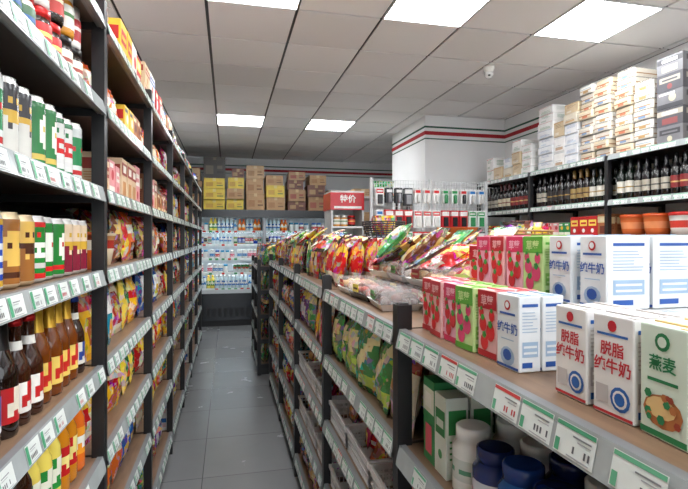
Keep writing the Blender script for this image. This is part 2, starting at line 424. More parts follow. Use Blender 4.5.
# ------------------------------------------------------------------ palettes
WHT = (232, 232, 228)
def P(*a): return list(a)
BAGP = [P((206, 32, 34), (246, 206, 60), (236, 228, 206), (166, 18, 24)), P((238, 182, 30), (196, 28, 34), (172, 92, 40), (220, 154, 22)), P((40, 88, 172), (232, 236, 240), (224, 178, 56), (28, 66, 142)),
        P((56, 140, 70), (238, 228, 168), (178, 204, 82), (38, 112, 56)), P((228, 106, 32), (244, 234, 212), (136, 56, 30), (206, 84, 24)), P((224, 208, 178), (160, 48, 38), (190, 136, 86), (200, 178, 148)),
        P((122, 62, 38), (234, 196, 114), (208, 152, 84), (92, 44, 28)), P((190, 40, 90), (244, 210, 222), (244, 220, 100), (150, 28, 68)), P((214, 214, 210), (40, 104, 170), (206, 52, 48), (200, 200, 198)),
        P((106, 52, 138), (238, 216, 100), (226, 222, 234), (86, 40, 118)), P((244, 212, 78), (36, 122, 56), (222, 84, 38), (230, 192, 54)), P((36, 132, 154), (240, 240, 236), (236, 164, 54), (26, 102, 124)),
        P((58, 34, 28), (218, 172, 94), (188, 56, 38), (44, 26, 20)), P((232, 142, 122), (240, 236, 230), (178, 46, 48), (212, 116, 104))]
CA = [P((200, 206, 204), (36, 124, 74), (180, 40, 44), (206, 206, 204)), P((46, 118, 66), (226, 228, 216), (200, 176, 90), (200, 200, 198)), P((212, 214, 212), (196, 40, 44), (40, 110, 68), (206, 206, 206)), P((200, 200, 194), (60, 60, 64), (196, 160, 70), (200, 200, 198))]
CANP_A = CA
CANP_B = [P((26, 66, 166), (214, 220, 230), (196, 156, 50), (200, 200, 198)), P((150, 96, 44), (224, 182, 90), (70, 36, 22), (206, 186, 150)), P((26, 126, 48), (234, 238, 228), (200, 30, 32), (200, 200, 198)), P((120, 24, 50), (224, 200, 170), (200, 160, 56), (200, 200, 198)), P((196, 160, 76), (36, 50, 96), (184, 30, 28), (206, 186, 150))]
BEERP = [P((40, 18, 8), (228, 224, 212), (34, 62, 144), (200, 160, 66)), P((28, 14, 8), (184, 28, 32), (230, 220, 200), (30, 26, 24)), P((54, 24, 10), (236, 234, 226), (190, 30, 32), (202, 198, 186)), P((16, 40, 20), (220, 214, 186), (38, 114, 60), (190, 150, 54)), P((110, 54, 12), (230, 200, 100), (194, 38, 30), (206, 162, 54)), P((20, 18, 20), (216, 220, 226), (34, 70, 150), (190, 194, 200))]
PETP = [P((232, 174, 26), (236, 200, 40), (54, 136, 46), (224, 118, 26)), P((206, 130, 26), (194, 34, 36), (248, 228, 140), (230, 230, 216)), P((240, 218, 100), (46, 146, 64), (246, 246, 226), (244, 200, 40)), P((46, 24, 12), (204, 28, 32), (236, 236, 232), (194, 28, 30)), P((202, 222, 228), (30, 108, 182), (236, 236, 236), (236, 236, 236)), P((232, 114, 34), (244, 160, 46), (246, 246, 236), (234, 90, 26))]
SAUP = [P((46, 16, 8), (200, 30, 30), (244, 214, 110), (200, 28, 28)), P((54, 22, 10), (230, 224, 202), (194, 38, 34), (220, 180, 54)), P((216, 212, 196), (194, 34, 36), (234, 230, 216), (194, 34, 36)), P((120, 44, 20), (244, 200, 56), (184, 28, 28), (34, 116, 60)), P((34, 66, 40), (234, 230, 206), (44, 124, 60), (214, 174, 60))]
BOXP = [P((216, 190, 156), (156, 54, 44), (194, 138, 84), (236, 232, 220)), P((226, 156, 158), (240, 232, 222), (184, 46, 54), (244, 244, 240)), P((172, 108, 66), (238, 218, 168), (112, 48, 28), (244, 230, 196)), P((230, 228, 220), (34, 96, 168), (210, 50, 44), (244, 244, 244)), P((200, 32, 36), (250, 222, 96), (234, 234, 230), (244, 234, 196)), P((48, 142, 80), (234, 234, 214), (232, 188, 50), (244, 244, 234)), P((236, 190, 58), (194, 38, 34), (244, 234, 204), (60, 60, 60)), P((46, 76, 150), (224, 226, 234), (222, 178, 50), (244, 244, 244))]
JARP = [P((160, 40, 18), (234, 218, 176), (194, 28, 28), (200, 160, 62)), P((208, 142, 46), (234, 234, 224), (54, 124, 54), (228, 224, 220)), P((56, 32, 20), (194, 34, 34), (248, 218, 110), (194, 34, 34))]
SLIMP = [P((48, 142, 80), (230, 234, 214), (224, 94, 110), (244, 244, 234)), P((220, 228, 216), (46, 134, 70), (64, 144, 80), (244, 244, 244)), P((90, 170, 90), (244, 244, 224), (46, 134, 70), (244, 244, 244))]
W_ = P((228, 228, 224), (200, 206, 200), (234, 234, 232), (90, 150, 120)); N_ = P((28, 48, 104), (204, 208, 218), (24, 40, 92), (180, 50, 50)); K_ = P((36, 30, 32), (170, 134, 66), (24, 24, 26), (230, 220, 200)); Bl = P((40, 92, 160), (224, 228, 234), (30, 62, 130), (200, 60, 60)); G_ = P((50, 118, 74), (230, 230, 214), (228, 228, 224), (60, 130, 80))
KINDS = {
 'can': (CAN, .068, .068, CANP_B, 4), 'tcan': (TCAN, .068, .068, CANP_A, 4), 'beer': ([BEER, BEER2], .066, .066, BEERP, 3), 'pet': ([PET], .065, .065, PETP, 3), 'sauce': ([SAUCE], .065, .065, SAUP, 3), 'jar': ([JAR], .084, .084, JARP, 2),
 'bag': (BAGS, .142, .078, BAGP, 2), 'sbag': (SBAGS, .10, .058, BAGP, 2), 'flat': (FLATB, .125, .042, BAGP, 1), 'box': (BOX, .114, .075, BOXP, 3), 'sbox': (SBOX, .078, .055, BOXP, 3), 'wbox': (WBOX, .175, .085, BOXP, 2),
 'slim': (SLIM, .062, .055, SLIMP, 3),
 'cup': ([CUP], .118, .118, BAGP, 2), 'wine': ([WINE], .08, .08, [P((18, 10, 10), (206, 196, 170), (120, 30, 36), (70, 18, 24)), P((12, 22, 14), (206, 202, 190), (150, 120, 56), (30, 30, 30)), P((22, 12, 12), (150, 126, 76), (60, 20, 20), (110, 86, 44)), P((16, 14, 16), (130, 36, 38), (200, 170, 106), (20, 20, 20)), P((14, 12, 14), (166, 160, 146), (60, 60, 60), (24, 20, 24)), P((14, 12, 14), (40, 34, 34), (150, 120, 60), (24, 20, 24))], 4),
 'tub': ([TUB], .086, .086, [W_, N_, K_, G_], 2),
}
NAMES = {'can': 'beverage_cans', 'tcan': 'beer_cans', 'beer': 'beer_bottles', 'pet': 'juice_bottles', 'sauce': 'sauce_bottles', 'jar': 'condiment_jars', 'bag': 'snack_bags', 'sbag': 'small_snack_packets', 'flat': 'noodle_packets', 'box': 'biscuit_boxes', 'sbox': 'tea_boxes', 'wbox': 'cookie_boxes', 'slim': 'drink_cartons', 'cup': 'instant_noodle_cups', 'wine': 'wine_bottles', 'tub': 'lidded_plastic_bottles'}

def fill(kinds, s, xf, y0, y1, z, rows=2, pals=None, inset=.03, stack=1, maxd=.4, sizej=.06, seg=.46, heap=0, order=None):
    L = y1 - y0
    if L < .05: return
    uniq = len(set(kinds))
    ns = 1 if uniq == 1 else max(1, round(L / seg))
    if uniq > 1 and L < .6 * seg * 2: ns = min(ns, 2)
    cuts = [y0 + L * i / ns + (U(-.06, .06) if 0 < i < ns else 0) for i in range(ns + 1)]
    rz = {1: math.pi / 2, -1: -math.pi / 2, 0: 0}[s]
    for i in range(ns):
        a, e = cuts[i], cuts[i + 1]
        k = random.choice(kinds)
        protos, w, d, pl, runn = KINDS[k]
        pl = pals.get(k, pl) if pals else pl
        B = Builder(); y = a; oi = 0; last = None
        soft = k in ('bag', 'sbag', 'flat')
        while y + w * .94 < e:
            pr = random.choice(protos); pal = random.choice(pl); sc = 1 + U(-sizej, sizej); nrun = random.randint(1, runn)
            if pal is last and len(pl) > 1: pal = random.choice(pl)
            last = pal
            if order and oi < len(order): pi_, pal, nrun = order[oi]; pr = protos[pi_ % len(protos)]; oi += 1
            if y + w * sc > e: sc = (e - y) / w * .999
            if sc < .85: break
            for q in range(nrun):
                if y + w * sc > e: break
                for r in range(rows):
                    for t in range(stack if k in ('wbox', 'cup', 'sbox') else 1):
                        j = U(-.004, .004)
                        dd = inset + d * sc / 2 + r * d * sc * 1.04 + j
                        if dd + d * sc / 2 > maxd: break
                        tl = U(.02, .2) if soft else 0
                        rr = rz + (U(-.18, .18) if soft else U(-.03, .03)) + (U(-.5, .5) if k in ('can', 'tcan', 'pet') else 0)
                        zz = z + t * pr.V[:, 2].max() * sc + .001
                        c = y + w * sc / 2
                        if s: B.add(pr, pal, xf - s * dd, c, zz, rr, (sc, sc, sc), tl, U(-.06, .06) if soft else 0)
                        else: B.add(pr, pal, c, xf + dd, zz, rr, (sc, sc, sc), tl)
                y += w * sc + U(0, .002)
        if heap and soft:
            hh = {'bag': .15, 'flat': .17, 'sbag': .10}[k]
            for q in range(int((e - a) / w * heap)):
                c = U(a + .08, max(a + .081, e - .08)); dd = U(.03, .14)
                pr = random.choice(protos); pal = random.choice(pl)
                if s: B.add(pr, pal, xf - s * dd, c, z + hh, rz + U(-.5, .5), (.85, .85, .85), U(.9, 1.25), U(-.15, .15))
                else: B.add(pr, pal, c, xf + dd, z + hh, rz + U(-.5, .5), (.85, .85, .85), U(.9, 1.25))
        B.done(NAMES[k])

# ------------------------------------------------------------------ shelving rack
BLK = (22, 22, 24)
def strip(B, s, xf, y0, y1, z, labels=True, style=0):
    h = .044; zt = z + .003; zb = zt - h
    xt = xf + s * .004; xb = xf + s * .014
    B.box(min(xf - s * .012, xt), max(xf - s * .012, xt), y0, y1, zb + .004, zt, (110, 112, 114), M_FRAME)
    B.quad([(xb, y0, zb), (xb, y1, zb), (xt, y1, zt), (xt, y0, zt)], (158, 164, 164), M_GLOSS)
    B.quad([(xb, y0, zb), (xf, y0, zb), (xf, y1, zb), (xb, y1, zb)], (130, 130, 130), M_GLOSS)
    if not labels: return
    def lab(ya, yb, za, zb2, col, e):
        def X(v): return xb + (xt - xb) * v + s * e
        B.quad([(X(za), ya, zb + h * za), (X(za), yb, zb + h * za), (X(zb2), yb, zb + h * zb2), (X(zb2), ya, zb + h * zb2)], col, M_MATTE)
    y = y0 + U(.0, .02)
    while y + .066 < y1:
        w = .066
        if R() < .9:
            g = random.choice([(80, 158, 120), (96, 166, 130), (72, 150, 112)])
            red = R() < (.25 if style else .1)
            lab(y, y + w, .08, .92, (212, 217, 213), .0008)
            if s > 0:
                lab(y + .001, y + .013, .12, .88, g, .0014)
                o = y + .018
            else:
                lab(y + .001, y + w - .001, .80, .91, (190, 62, 62) if red else g, .0014)
                lab(y + w - .010, y + w - .002, .12, .45, g, .0014)
                o = y + .006
            lab(o, o + .030, .64, .68, (120, 122, 126), .0014); lab(o, o + .022, .55, .58, (160, 160, 164), .0014)
            for q in range(5):
                if R() < .85: lab(o + q * .0062, o + .0030 + q * .0062, .24, .42, (186, 60, 62) if red else (84, 84, 90), .0014)
            lab(o, o + .036, .13, .16, (160, 160, 164), .0014)
        y += w + (U(.002, .02) if R() < .7 else U(.02, .06))

def rack(name, s, xf, xb, posts, zs, ztop, style=0, base=True, back=True, postw=.036, wood=(120, 94, 72)):
    B = Builder()
    x0, x1 = min(xf, xb), max(xf, xb)
    for y in posts:
        for xx in (xf + s * .008, xb + s * postw):
            a, b_ = xx - s * postw, xx
            B.box(min(a, b_), max(a, b_), y - postw / 2, y + postw / 2, 0, ztop, BLK, M_FRAME)
            B.box(min(a, b_) + .006, max(a, b_) - .006, y - postw / 2 + .006, y + postw / 2 - .006, ztop, ztop + .004, (50, 50, 52), M_FRAME)
        for z in zs:
            B.box(x0 + .02, x1 - .02, y - .012, y + .012, z - .045, z - .005, BLK, M_FRAME)
    for i in range(len(posts) - 1):
        ya, yb = posts[i] + postw / 2, posts[i + 1] - postw / 2
        for z in zs:
            B.box(x0 + .01, x1 - .01, ya - .01, yb + .01, z - .022, z, (70, 60, 54), M_FRAME, wood, M_WOOD)
            strip(B, s, xf, ya, yb, z, style=style)
        if back:
            bxx = xb + s * .004
            B.box(min(bxx, bxx + s * .006), max(bxx, bxx + s * .006), ya, yb, .1, ztop - .03, (70, 68, 68), M_FRAME)
        if base:
            B.box(x0 + .03, x1 - .03, ya, yb, 0, zs[0] - .022, (34, 34, 36), M_FRAME)
    return B.done(name)

# ------------------------------------------------------------------ ROOM
HC = 1.45; CZ = 3.0
XL, XR, YN, YF = -.86, 3.54, -2.2, 9.75
def simple(name, col, rough=.7):
    m, nt, b = newmat(name); N, L = nt.nodes, nt.links
    tc = N.new('ShaderNodeTexCoord'); n = N.new('ShaderNodeTexNoise'); n.inputs['Scale'].default_value = 2.5; n.inputs['Detail'].default_value = 6
    L.new(tc.outputs['Object'], n.inputs['Vector'])
    cr = N.new('ShaderNodeValToRGB'); c = lin(col)
    cr.color_ramp.elements[0].position = .3; cr.color_ramp.elements[1].position = .7
    cr.color_ramp.elements[0].color = tuple(v * .95 for v in c[:3]) + (1,); cr.color_ramp.elements[1].color = c
    L.new(n.outputs[0], cr.inputs[0]); L.new(cr.outputs[0], b.inputs['Base Color']); b.inputs['Roughness'].default_value = rough
    return m
def boxobj(name, x0, x1, y0, y1, z0, z1, mat):
    me = bpy.data.meshes.new(name)
    cx, cy = (x0 + x1) / 2, (y0 + y1) / 2
    V = [(x - cx, y - cy, z - z0) for z in (z0, z1) for (x, y) in ((x0, y0), (x1, y0), (x1, y1), (x0, y1))]
    me.from_pydata(V, [], [(0, 3, 2, 1), (4, 5, 6, 7), (0, 1, 5, 4), (1, 2, 6, 5), (2, 3, 7, 6), (3, 0, 4, 7)])
    me.materials.append(mat); ob = bpy.data.objects.new(name, me); scene.collection.objects.link(ob); ob.location = (cx, cy, z0)
    return ob
wallm = simple('painted_wall', (242, 243, 244)); redm = simple('red_trim', (176, 36, 46)); grnm = simple('green_trim', (40, 92, 76))
boxobj('wall_left', XL - .1, XL, YN, YF, 0, CZ, wallm); boxobj('wall_right', XR, XR + .1, YN, YF, 0, CZ, wallm); boxobj('wall_back', XL - .1, XR + .1, YF, YF + .1, 0, CZ, wallm)
boxobj('wall_front', XL - .1, XR + .1, YN - .1, YN, 2.7, CZ, wallm)
boxobj('wall_front_left', XL - .1, XL + .2, YN - .1, YN, 0, 2.7, wallm); boxobj('wall_front_right', XR - .2, XR + .1, YN - .1, YN, 0, 2.7, wallm)
Bw = Builder()
for x in (XL + .2, .6, 2.0, XR - .24): Bw.box(x, x + .04, YN - .07, YN - .03, 0, 2.7, (60, 62, 64), M_FRAME)
for z in (0, 2.66): Bw.box(XL + .2, XR - .2, YN - .07, YN - .03, z, z + .04, (60, 62, 64), M_FRAME)
Bw.done('added_fill_window_1')  # invented shopfront opening behind the camera, added to let fill light in
wc = boxobj('wall_column', 2.42, XR, 5.78, 7.05, 0, CZ, wallm)
for i, (za, zb, mm) in enumerate(((2.845, 2.865, grnm), (2.755, 2.80, redm), (2.70, 2.712, grnm))):
    boxobj('trim_%d' % (i * 4 + 1), 2.412, XR, 5.772, 5.78, za, zb, mm); boxobj('trim_%d' % (i * 4 + 2), 2.412, 2.42, 5.78, 7.05, za, zb, mm)
    boxobj('trim_%d' % (i * 4 + 3), XL, XR, YF - .008, YF, za, zb, mm); boxobj('trim_%d' % (i * 4 + 4), XR - .008, XR, YN, 5.77, za, zb, mm)
m, nt, b = newmat('floor_tile'); N, L = nt.nodes, nt.links
tc = N.new('ShaderNodeTexCoord'); br = N.new('ShaderNodeTexBrick'); br.offset = 0; br.squash = 1
mp = N.new('ShaderNodeMapping'); mp.inputs['Location'].default_value = (.29, .1, 0)
L.new(tc.outputs['Object'], mp.inputs['Vector']); L.new(mp.outputs[0], br.inputs['Vector'])
br.inputs['Scale'].default_value = 1; br.inputs['Brick Width'].default_value = .6; br.inputs['Row Height'].default_value = .6
br.inputs['Mortar Size'].default_value = .003; br.inputs['Mortar Smooth'].default_value = .3
br.inputs['Color1'].default_value = lin((128, 129, 130)); br.inputs['Color2'].default_value = lin((121, 122, 123)); br.inputs['Mortar'].default_value = lin((78, 78, 78))
n = N.new('ShaderNodeTexNoise'); n.inputs['Scale'].default_value = 5; n.inputs['Detail'].default_value = 8; L.new(tc.outputs['Object'], n.inputs['Vector'])
mr = N.new('ShaderNodeMapRange'); mr.inputs['To Min'].default_value = .92; mr.inputs['To Max'].default_value = 1.08; L.new(n.outputs[0], mr.inputs['Value'])
mx = N.new('ShaderNodeMix'); mx.data_type = 'RGBA'; mx.blend_type = 'MULTIPLY'; mx.inputs[0].default_value = 1
L.new(br.outputs['Color'], mx.inputs[6]); L.new(mr.outputs[0], mx.inputs[7]); L.new(mx.outputs[2], b.inputs['Base Color'])
mr3 = N.new('ShaderNodeMapRange'); mr3.inputs['To Min'].default_value = .22; mr3.inputs['To Max'].default_value = .3; L.new(n.outputs[0], mr3.inputs['Value']); L.new(mr3.outputs[0], b.inputs['Roughness'])
boxobj('floor', XL - .1, XR + .1, YN - .1, YF + .1, -.1, 0, m)
ctm, nt, b = newmat('ceiling_tile'); N, L = nt.nodes, nt.links
a = N.new('ShaderNodeVertexColor'); a.layer_name = 'Col'; tc = N.new('ShaderNodeTexCoord')
n = N.new('ShaderNodeTexNoise'); n.inputs['Scale'].default_value = 160; L.new(tc.outputs['Object'], n.inputs['Vector'])
bp = N.new('ShaderNodeBump'); bp.inputs['Strength'].default_value = .15; bp.inputs['Distance'].default_value = .002; L.new(n.outputs[0], bp.inputs['Height']); L.new(bp.outputs[0], b.inputs['Normal'])
L.new(a.outputs[0], b.inputs['Base Color']); b.inputs['Roughness'].default_value = .8
mats.append(ctm); M_TILE = 9
Bc = Builder()
Bc.box(XL - .1, XR + .1, YN - .1, YF + .1, CZ + .012, CZ + .06, (30, 28, 28), M_FRAME)
gx0, gy0 = -.14, 3.31
PAN = []
for i in range(-3, 8):
    for j in range(-11, 12):
        xa, xb = gx0 + i * .6, gx0 + (i + 1) * .6; ya, yb = gy0 + (j - 1) * .6, gy0 + j * .6
        xa2, xb2, ya2, yb2 = max(xa, XL), min(xb, XR), max(ya, YN), min(yb, YF)
        if xb2 - xa2 < .03 or yb2 - ya2 < .03: continue
        g = .011
        if i in (0, 2, 4) and j in (0, 6, -3, -6):  # includes an unseen row overhead, added to brighten the near products
            if not (i == 4 and j == 6):
                PAN.append((xa, xb, ya, yb)); continue
        v = random.choice((0, 0, 0, -6, 4, -10)) + 244
        Bc.box(xa2 + g, xb2 - g, ya2 + g, yb2 - g, CZ, CZ + .014, (v, v, v - 1), M_TILE)
Bc.done('ceiling')
m, nt, b = newmat('light_panel_diffuser'); b.inputs['Base Color'].default_value = (.9, .9, .9, 1); b.inputs['Emission Color'].default_value = (.96, .98, 1, 1); b.inputs['Emission Strength'].default_value = 24
mats.append(m); M_PAN = 10
for (xa, xb, ya, yb) in PAN:
    Bp = Builder(); e = .012
    Bp.box(xa + e, xb - e, ya + e, yb - e, CZ - .002, CZ + .010, (250, 250, 250), M_PAN)
    for q in ((xa + .004, xb - .004, ya + .004, ya + e), (xa + .004, xb - .004, yb - e, yb - .004), (xa + .004, xa + e, ya + e, yb - e), (xb - e, xb - .004, ya + e, yb - e)):
        Bp.box(q[0], q[1], q[2], q[3], CZ - .005, CZ + .01, (230, 230, 230), M_FRAME)
    Bp.done('ceiling_light_panel')
Bs = Builder()
Bs.add(lathe([(.03, -.06, 0, 1), (.045, -.04, 0, 1), (.05, -.02, 0, 1), (.055, 0, 0, 1)], 18), [(236, 236, 234)], 2.30, 4.02, CZ)
Bs.add(lathe([(.002, -.105, 0, 1), (.024, -.1, 0, 1), (.04, -.08, 0, 1), (.042, -.065, 0, 1), (.036, -.05, 0, 1)], 18), [(230, 230, 230)], 2.30, 4.02, CZ)
Bs.add(lathe([(.002, 0, 0, 4), (.012, .001, 0, 4), (.012, .01, 0, 4)], 12), [(20, 20, 24)], 2.285, 3.985, CZ - .092)
Bs.done('security_camera')

# ------------------------------------------------------------------ LEFT RACK
LX, LB = -.37, -.83
lposts = [-1.17 + .93 * i for i in range(10)]
LZ = [.15, .50, .79, 1.065, 1.35, 1.60, 1.86, 2.12]
rack('grocery_shelving_rack', 1, LX, LB, lposts, LZ, 2.17)
BLU, GLD, GRN, WIN, CHM = CANP_B
for bi in range(len(lposts) - 1):
    ya, yb = lposts[bi] + .022, lposts[bi + 1] - .022
    near = lposts[bi] < 1.5
    for zi, z in enumerate(LZ):
        pals = None; order = None
        if near:
            ks = [['bag'], ['wbox', 'box'], ['pet'], ['beer'], ['can'], ['tcan'], ['sauce', 'jar', 'tcan'], ['wbox', 'box', 'bag']][zi]
            if bi == 2:
                if zi == 4: order = [(0, CHM, 3), (0, BLU, 2), (1, GLD, 1), (3, GLD, 1), (0, GRN, 1), (1, GRN, 2), (3, WIN, 3)]
                if zi == 5: order = [(1, CA[1], 2), (1, CA[0], 3), (3, CA[3], 2), (1, CA[1], 2), (0, CA[2], 2), (1, CA[0], 3)]
                if zi == 3: order = [(0, BEERP[0], 3), (0, BEERP[5], 2), (0, BEERP[1], 1), (1, BEERP[2], 2), (0, BEERP[4], 4), (1, BEERP[0], 2)]
                if zi == 2: order = [(0, PETP[1], 3), (0, PETP[0], 3), (0, PETP[3], 1), (0, PETP[2], 3), (0, PETP[1], 2), (0, PETP[5], 2)]
                if zi == 6: ks = ['jar']; order = [(0, P(WHT, (190, 40, 44), (240, 236, 226), (220, 220, 216)), 2), (0, JARP[0], 2), (0, P((236, 230, 216), (60, 100, 70), (60, 100, 160), (200, 40, 40)), 2), (0, JARP[2], 2), (0, P((40, 34, 30), (220, 210, 190), (150, 60, 50), (30, 28, 28)), 3)]
        elif bi in (3, 4):
            ks = [['bag'], ['bag'], ['bag'], ['bag', 'bag', 'flat'], ['bag', 'cup'], ['sbox', 'box', 'sbag'], ['sbox', 'slim', 'sbag'], ['box', 'bag', 'wbox']][zi]
            if zi in (5, 6): pals = {'sbox': [BOXP[0], BOXP[1], BOXP[2], BOXP[6]], 'box': BOXP[:3], 'slim': [BOXP[2], BOXP[0]], 'sbag': [BAGP[5], BAGP[13], BAGP[4]]}
            if zi == 4: pals = {'cup': [BAGP[4], BAGP[5], BAGP[6]], 'bag': [BAGP[4], BAGP[5], BAGP[6], BAGP[13], BAGP[0]]}
            if zi in (1, 2, 3): pals = {'bag': [BAGP[1], BAGP[0], BAGP[2], BAGP[4], BAGP[10], BAGP[5]]}
        else:
            ks = [['bag', 'wbox'], ['bag'], ['bag', 'flat'], ['bag', 'sbag'], ['bag', 'flat', 'sbag'], ['bag', 'sbox', 'flat'], ['sbox', 'sbag', 'bag'], ['bag', 'box', 'bag']][zi]
        rows = 3 if near and zi in (2, 3, 4, 5, 6) else 2
        fill(ks, 1, LX, ya, yb, z, rows=rows, stack=(2 if zi in (0, 1, 2, 7) or near else 1), maxd=.42, sizej=.02 if near else .07, seg=.5 if bi > 5 else .42, heap=0 if near else .6, pals=pals, order=order)
        if bi == 2 and zi == 6: fill(['jar'], 1, LX, ya, yb, z + .119, rows=2, maxd=.42, sizej=.01, pals={'jar': [JARP[0], P(WHT, (190, 40, 44), (240, 236, 226), (220, 220, 216)), JARP[1], P((40, 34, 30), (200, 60, 50), (230, 220, 190), (60, 90, 150))]})
Bt = Builder()
for i in range(9):
    y = 3.6 + i * .40
    Bt.add(bag(.34, .26, .2, 1, i), [(222, 222, 218), (200, 206, 210), (190, 60, 60), (210, 210, 206)] if i % 2 else [(190, 150, 90), (220, 200, 160), (160, 50, 40), (170, 130, 80)], -.66, y, 2.36, math.pi / 2, tilt=.05)
Bt.done('bulk_goods_sacks')

# ------------------------------------------------------------------ RIGHT GONDOLA (double sided)
GX = .40
gposts = [-.74, .19, 1.12, 2.05, 2.98, 3.91, 4.84]
GZ = [.14, .41, .68, .955, 1.231]
rack('gondola_shelving', -1, GX, .84, gposts, GZ, 1.29, style=1, postw=.036)
rack('gondola_shelving', 1, 1.30, .86, gposts, GZ, 1.29, style=1, postw=.036)
for bi in range(len(gposts) - 1):
    ya, yb = gposts[bi] + .026, gposts[bi + 1] - .026
    for zi, z in enumerate(GZ):
        if zi == 4: continue
        fill(['bag', 'box', 'flat'], 1, 1.30, ya, yb, z, rows=1, maxd=.4)
        if bi <= 1: ks = [['box'], ['wbox'], ['jar', 'tub'], ['tub']][zi]
        elif bi == 2: ks = [['bag'], ['sbag'], ['bag', 'sbag'], ['flat', 'bag', 'flat']][zi]
        else: ks = [['bag'], ['sbag', 'bag'], ['flat', 'sbag', 'bag'], ['flat', 'bag', 'sbag']][zi]
        if bi in (2, 3) and zi in (1, 2): continue
        if bi == 1 and zi == 3:
            fill(['slim'], -1, GX, .92, yb, z, rows=3, order=[(0, SLIMP[1], 1), (1, SLIMP[0], 1), (2, SLIMP[2], 1)])
            Bb = Builder()
            for i, (yy, pl, s_) in enumerate(((.872, W_, .90), (.79, N_, .84), (.705, Bl, .90), (.62, N_, .9), (.535, K_, .84), (.45, K_, .8), (.365, Bl, .85), (.28, W_, .85))):
                for r in range(3): Bb.add(TUB, pl if r == 0 else random.choice((W_, N_, W_, K_, G_)), GX + .065 + r * .088, yy, z + .001, U(-.3, .3), (1, 1, s_))
            Bb.done('lidded_plastic_bottles')
            continue
        pl = None
        if bi == 2 and zi == 3: pl = {'flat': [BAGP[3], BAGP[5], BAGP[12], BAGP[6], BAGP[0]], 'bag': [BAGP[12], BAGP[6], BAGP[3], BAGP[5]]}
        fill(ks, -1, GX, ya, yb, z, rows=3, maxd=.4, inset=.0, heap=1.2, pals=pl, seg=.4)
for bi in (2, 3):
    for z in (GZ[1], GZ[2]):
        for k in range(3):
            Bb = Builder(); y = gposts[bi] + .165 + k * .300
            Bb.add(BASK, [(236, 236, 236)], GX + .15, y, z + .001, -math.pi / 2, (.92, 1, 1))
            for q in range(22):
                Bb.add(random.choice(SBAGS), random.choice([BAGP[0], BAGP[12], BAGP[0], BAGP[7], BAGP[4], BAGP[6]]), GX + .07 + U(0, .15), y + U(-.09, .09), z + .01 + .05 * (q / 22), U(-2.0, -1.1), (.75, .75, .8), U(.1, .8))
            Bb.done('snack_basket')

Z = GZ[4] + .001
def mk(kind, pal, x, y, z, dr=0, deep=1.0): Bm.add(MK[kind], pal, x + .0205 * deep, y, z, -math.pi / 2 + dr, (1, deep, 1))
Bm = Builder()
for (y, k, p) in [(.295, 'pure', P_PURE), (.365, 'noodle', P_OAT), (.432, 'noodle', P_OAT), (.505, 'skim', P_SKIM), (.580, 'skim', P_SKIM)]:
    for r in range(2): mk(k, p, .455 + r * .045 + U(-.002, .002), y, Z, U(-.05, .05))
for r in range(2): mk('pure', P_PURE, .455 + r * .043, .735, Z, .03)
for i in range(2): mk('berry', P_REDB, .46 + .044 * i, .81, Z, .03)
for i in range(2): mk('berry', P_GRB, .45 + .044 * i, .882, Z, .08)
for i in range(2): mk('berry', P_GRB if i else P_BERR, .455 + .044 * i, .950, Z)
for i in range(2): mk('berry', P_REDB, .45 + .044 * i, 1.015, Z, -.05)
for i in range(2): mk('berry', P_REDB, .46 + .044 * i, 1.080, Z, .05)
Bm.done('milk_cartons')
Bk = Builder()
for (ya, yb) in ((.27, .53), (.535, .86), (.865, 1.09)):
    Bk.add(cardbox(.26 if yb - ya < .3 else .32, .32, .096), P_CARD[0] if ya != .535 else [(206, 214, 220), (60, 110, 180), (220, 220, 220), (40, 80, 150)], .75, (ya + yb) / 2, Z, -math.pi / 2, ((yb - ya - .006) / (.26 if yb - ya < .3 else .32), .95, 1))
Bk.done('carton_display_trays')
Bm = Builder(); Z2 = Z + .099
for r in range(2):
    x = .605 + r * .092
    mk('pure', P_PURE, x, .715, Z2, U(-.03, .03), 2.1); mk('pure', P_PURE, x, .80, Z2, U(-.03, .03), 2.1)
for r in range(5):
    x = .605 + r * .043
    for y in (.40, .47, .55):
        if r > 2: mk('pure' if y > .5 else 'skim', P_PURE if y > .5 else P_SKIM, x, y, Z2, U(-.04, .04))
    if r < 3:
        mk('berry', P_GRB, x, .885, Z2, .04); mk('berry', P_BERR, x, .95, Z2)
    if r < 2: mk('berry', P_REDB, x, 1.02, Z2, -.04); mk('berry', P_BERR, x, 1.083, Z2)
Bm.done('milk_cartons')
Bm = Builder()
Bm.add(MK['berry'], P_REDB, .70, 1.22, Z + .05, -math.pi / 2 + .2, (1.5, 1.5, 1.2)); Bm.add(MK['berry'], P_BERR, .80, 1.18, Z + .05, -math.pi / 2 + .1, (1.5, 1.5, 1.2))
Bm.add(boxp(.26, .24, .049), [(200, 190, 170)], .74, 1.235, Z)
Bm.done('strawberry_milk_boxes')
fill(['box', 'sbox'], 1, 1.30, -.7, 1.1, GZ[4], rows=3)
fill(['tub', 'jar', 'sbox'], 1, 1.30, 1.40, 2.0, GZ[4], rows=3)
fill(['box', 'pet', 'bag'], 1, 1.30, 2.08, 4.8, GZ[4], rows=3)
DK = [BAGP[5], BAGP[6], BAGP[12], BAGP[0], BAGP[6]]
fill(['bag', 'bag', 'flat'], -1, GX + .01, 2.12, 2.95, GZ[4], rows=4, heap=1.2, pals={'bag': DK, 'flat': DK + [BAGP[3]]})
MX = [BAGP[0], BAGP[1], BAGP[3], BAGP[4], BAGP[6], BAGP[12], BAGP[7], BAGP[10]]
fill(['bag', 'bag', 'flat'], -1, GX, 3.02, 4.8, GZ[4], rows=4, heap=1.5, pals={'bag': MX, 'flat': MX})
Bd = Builder()
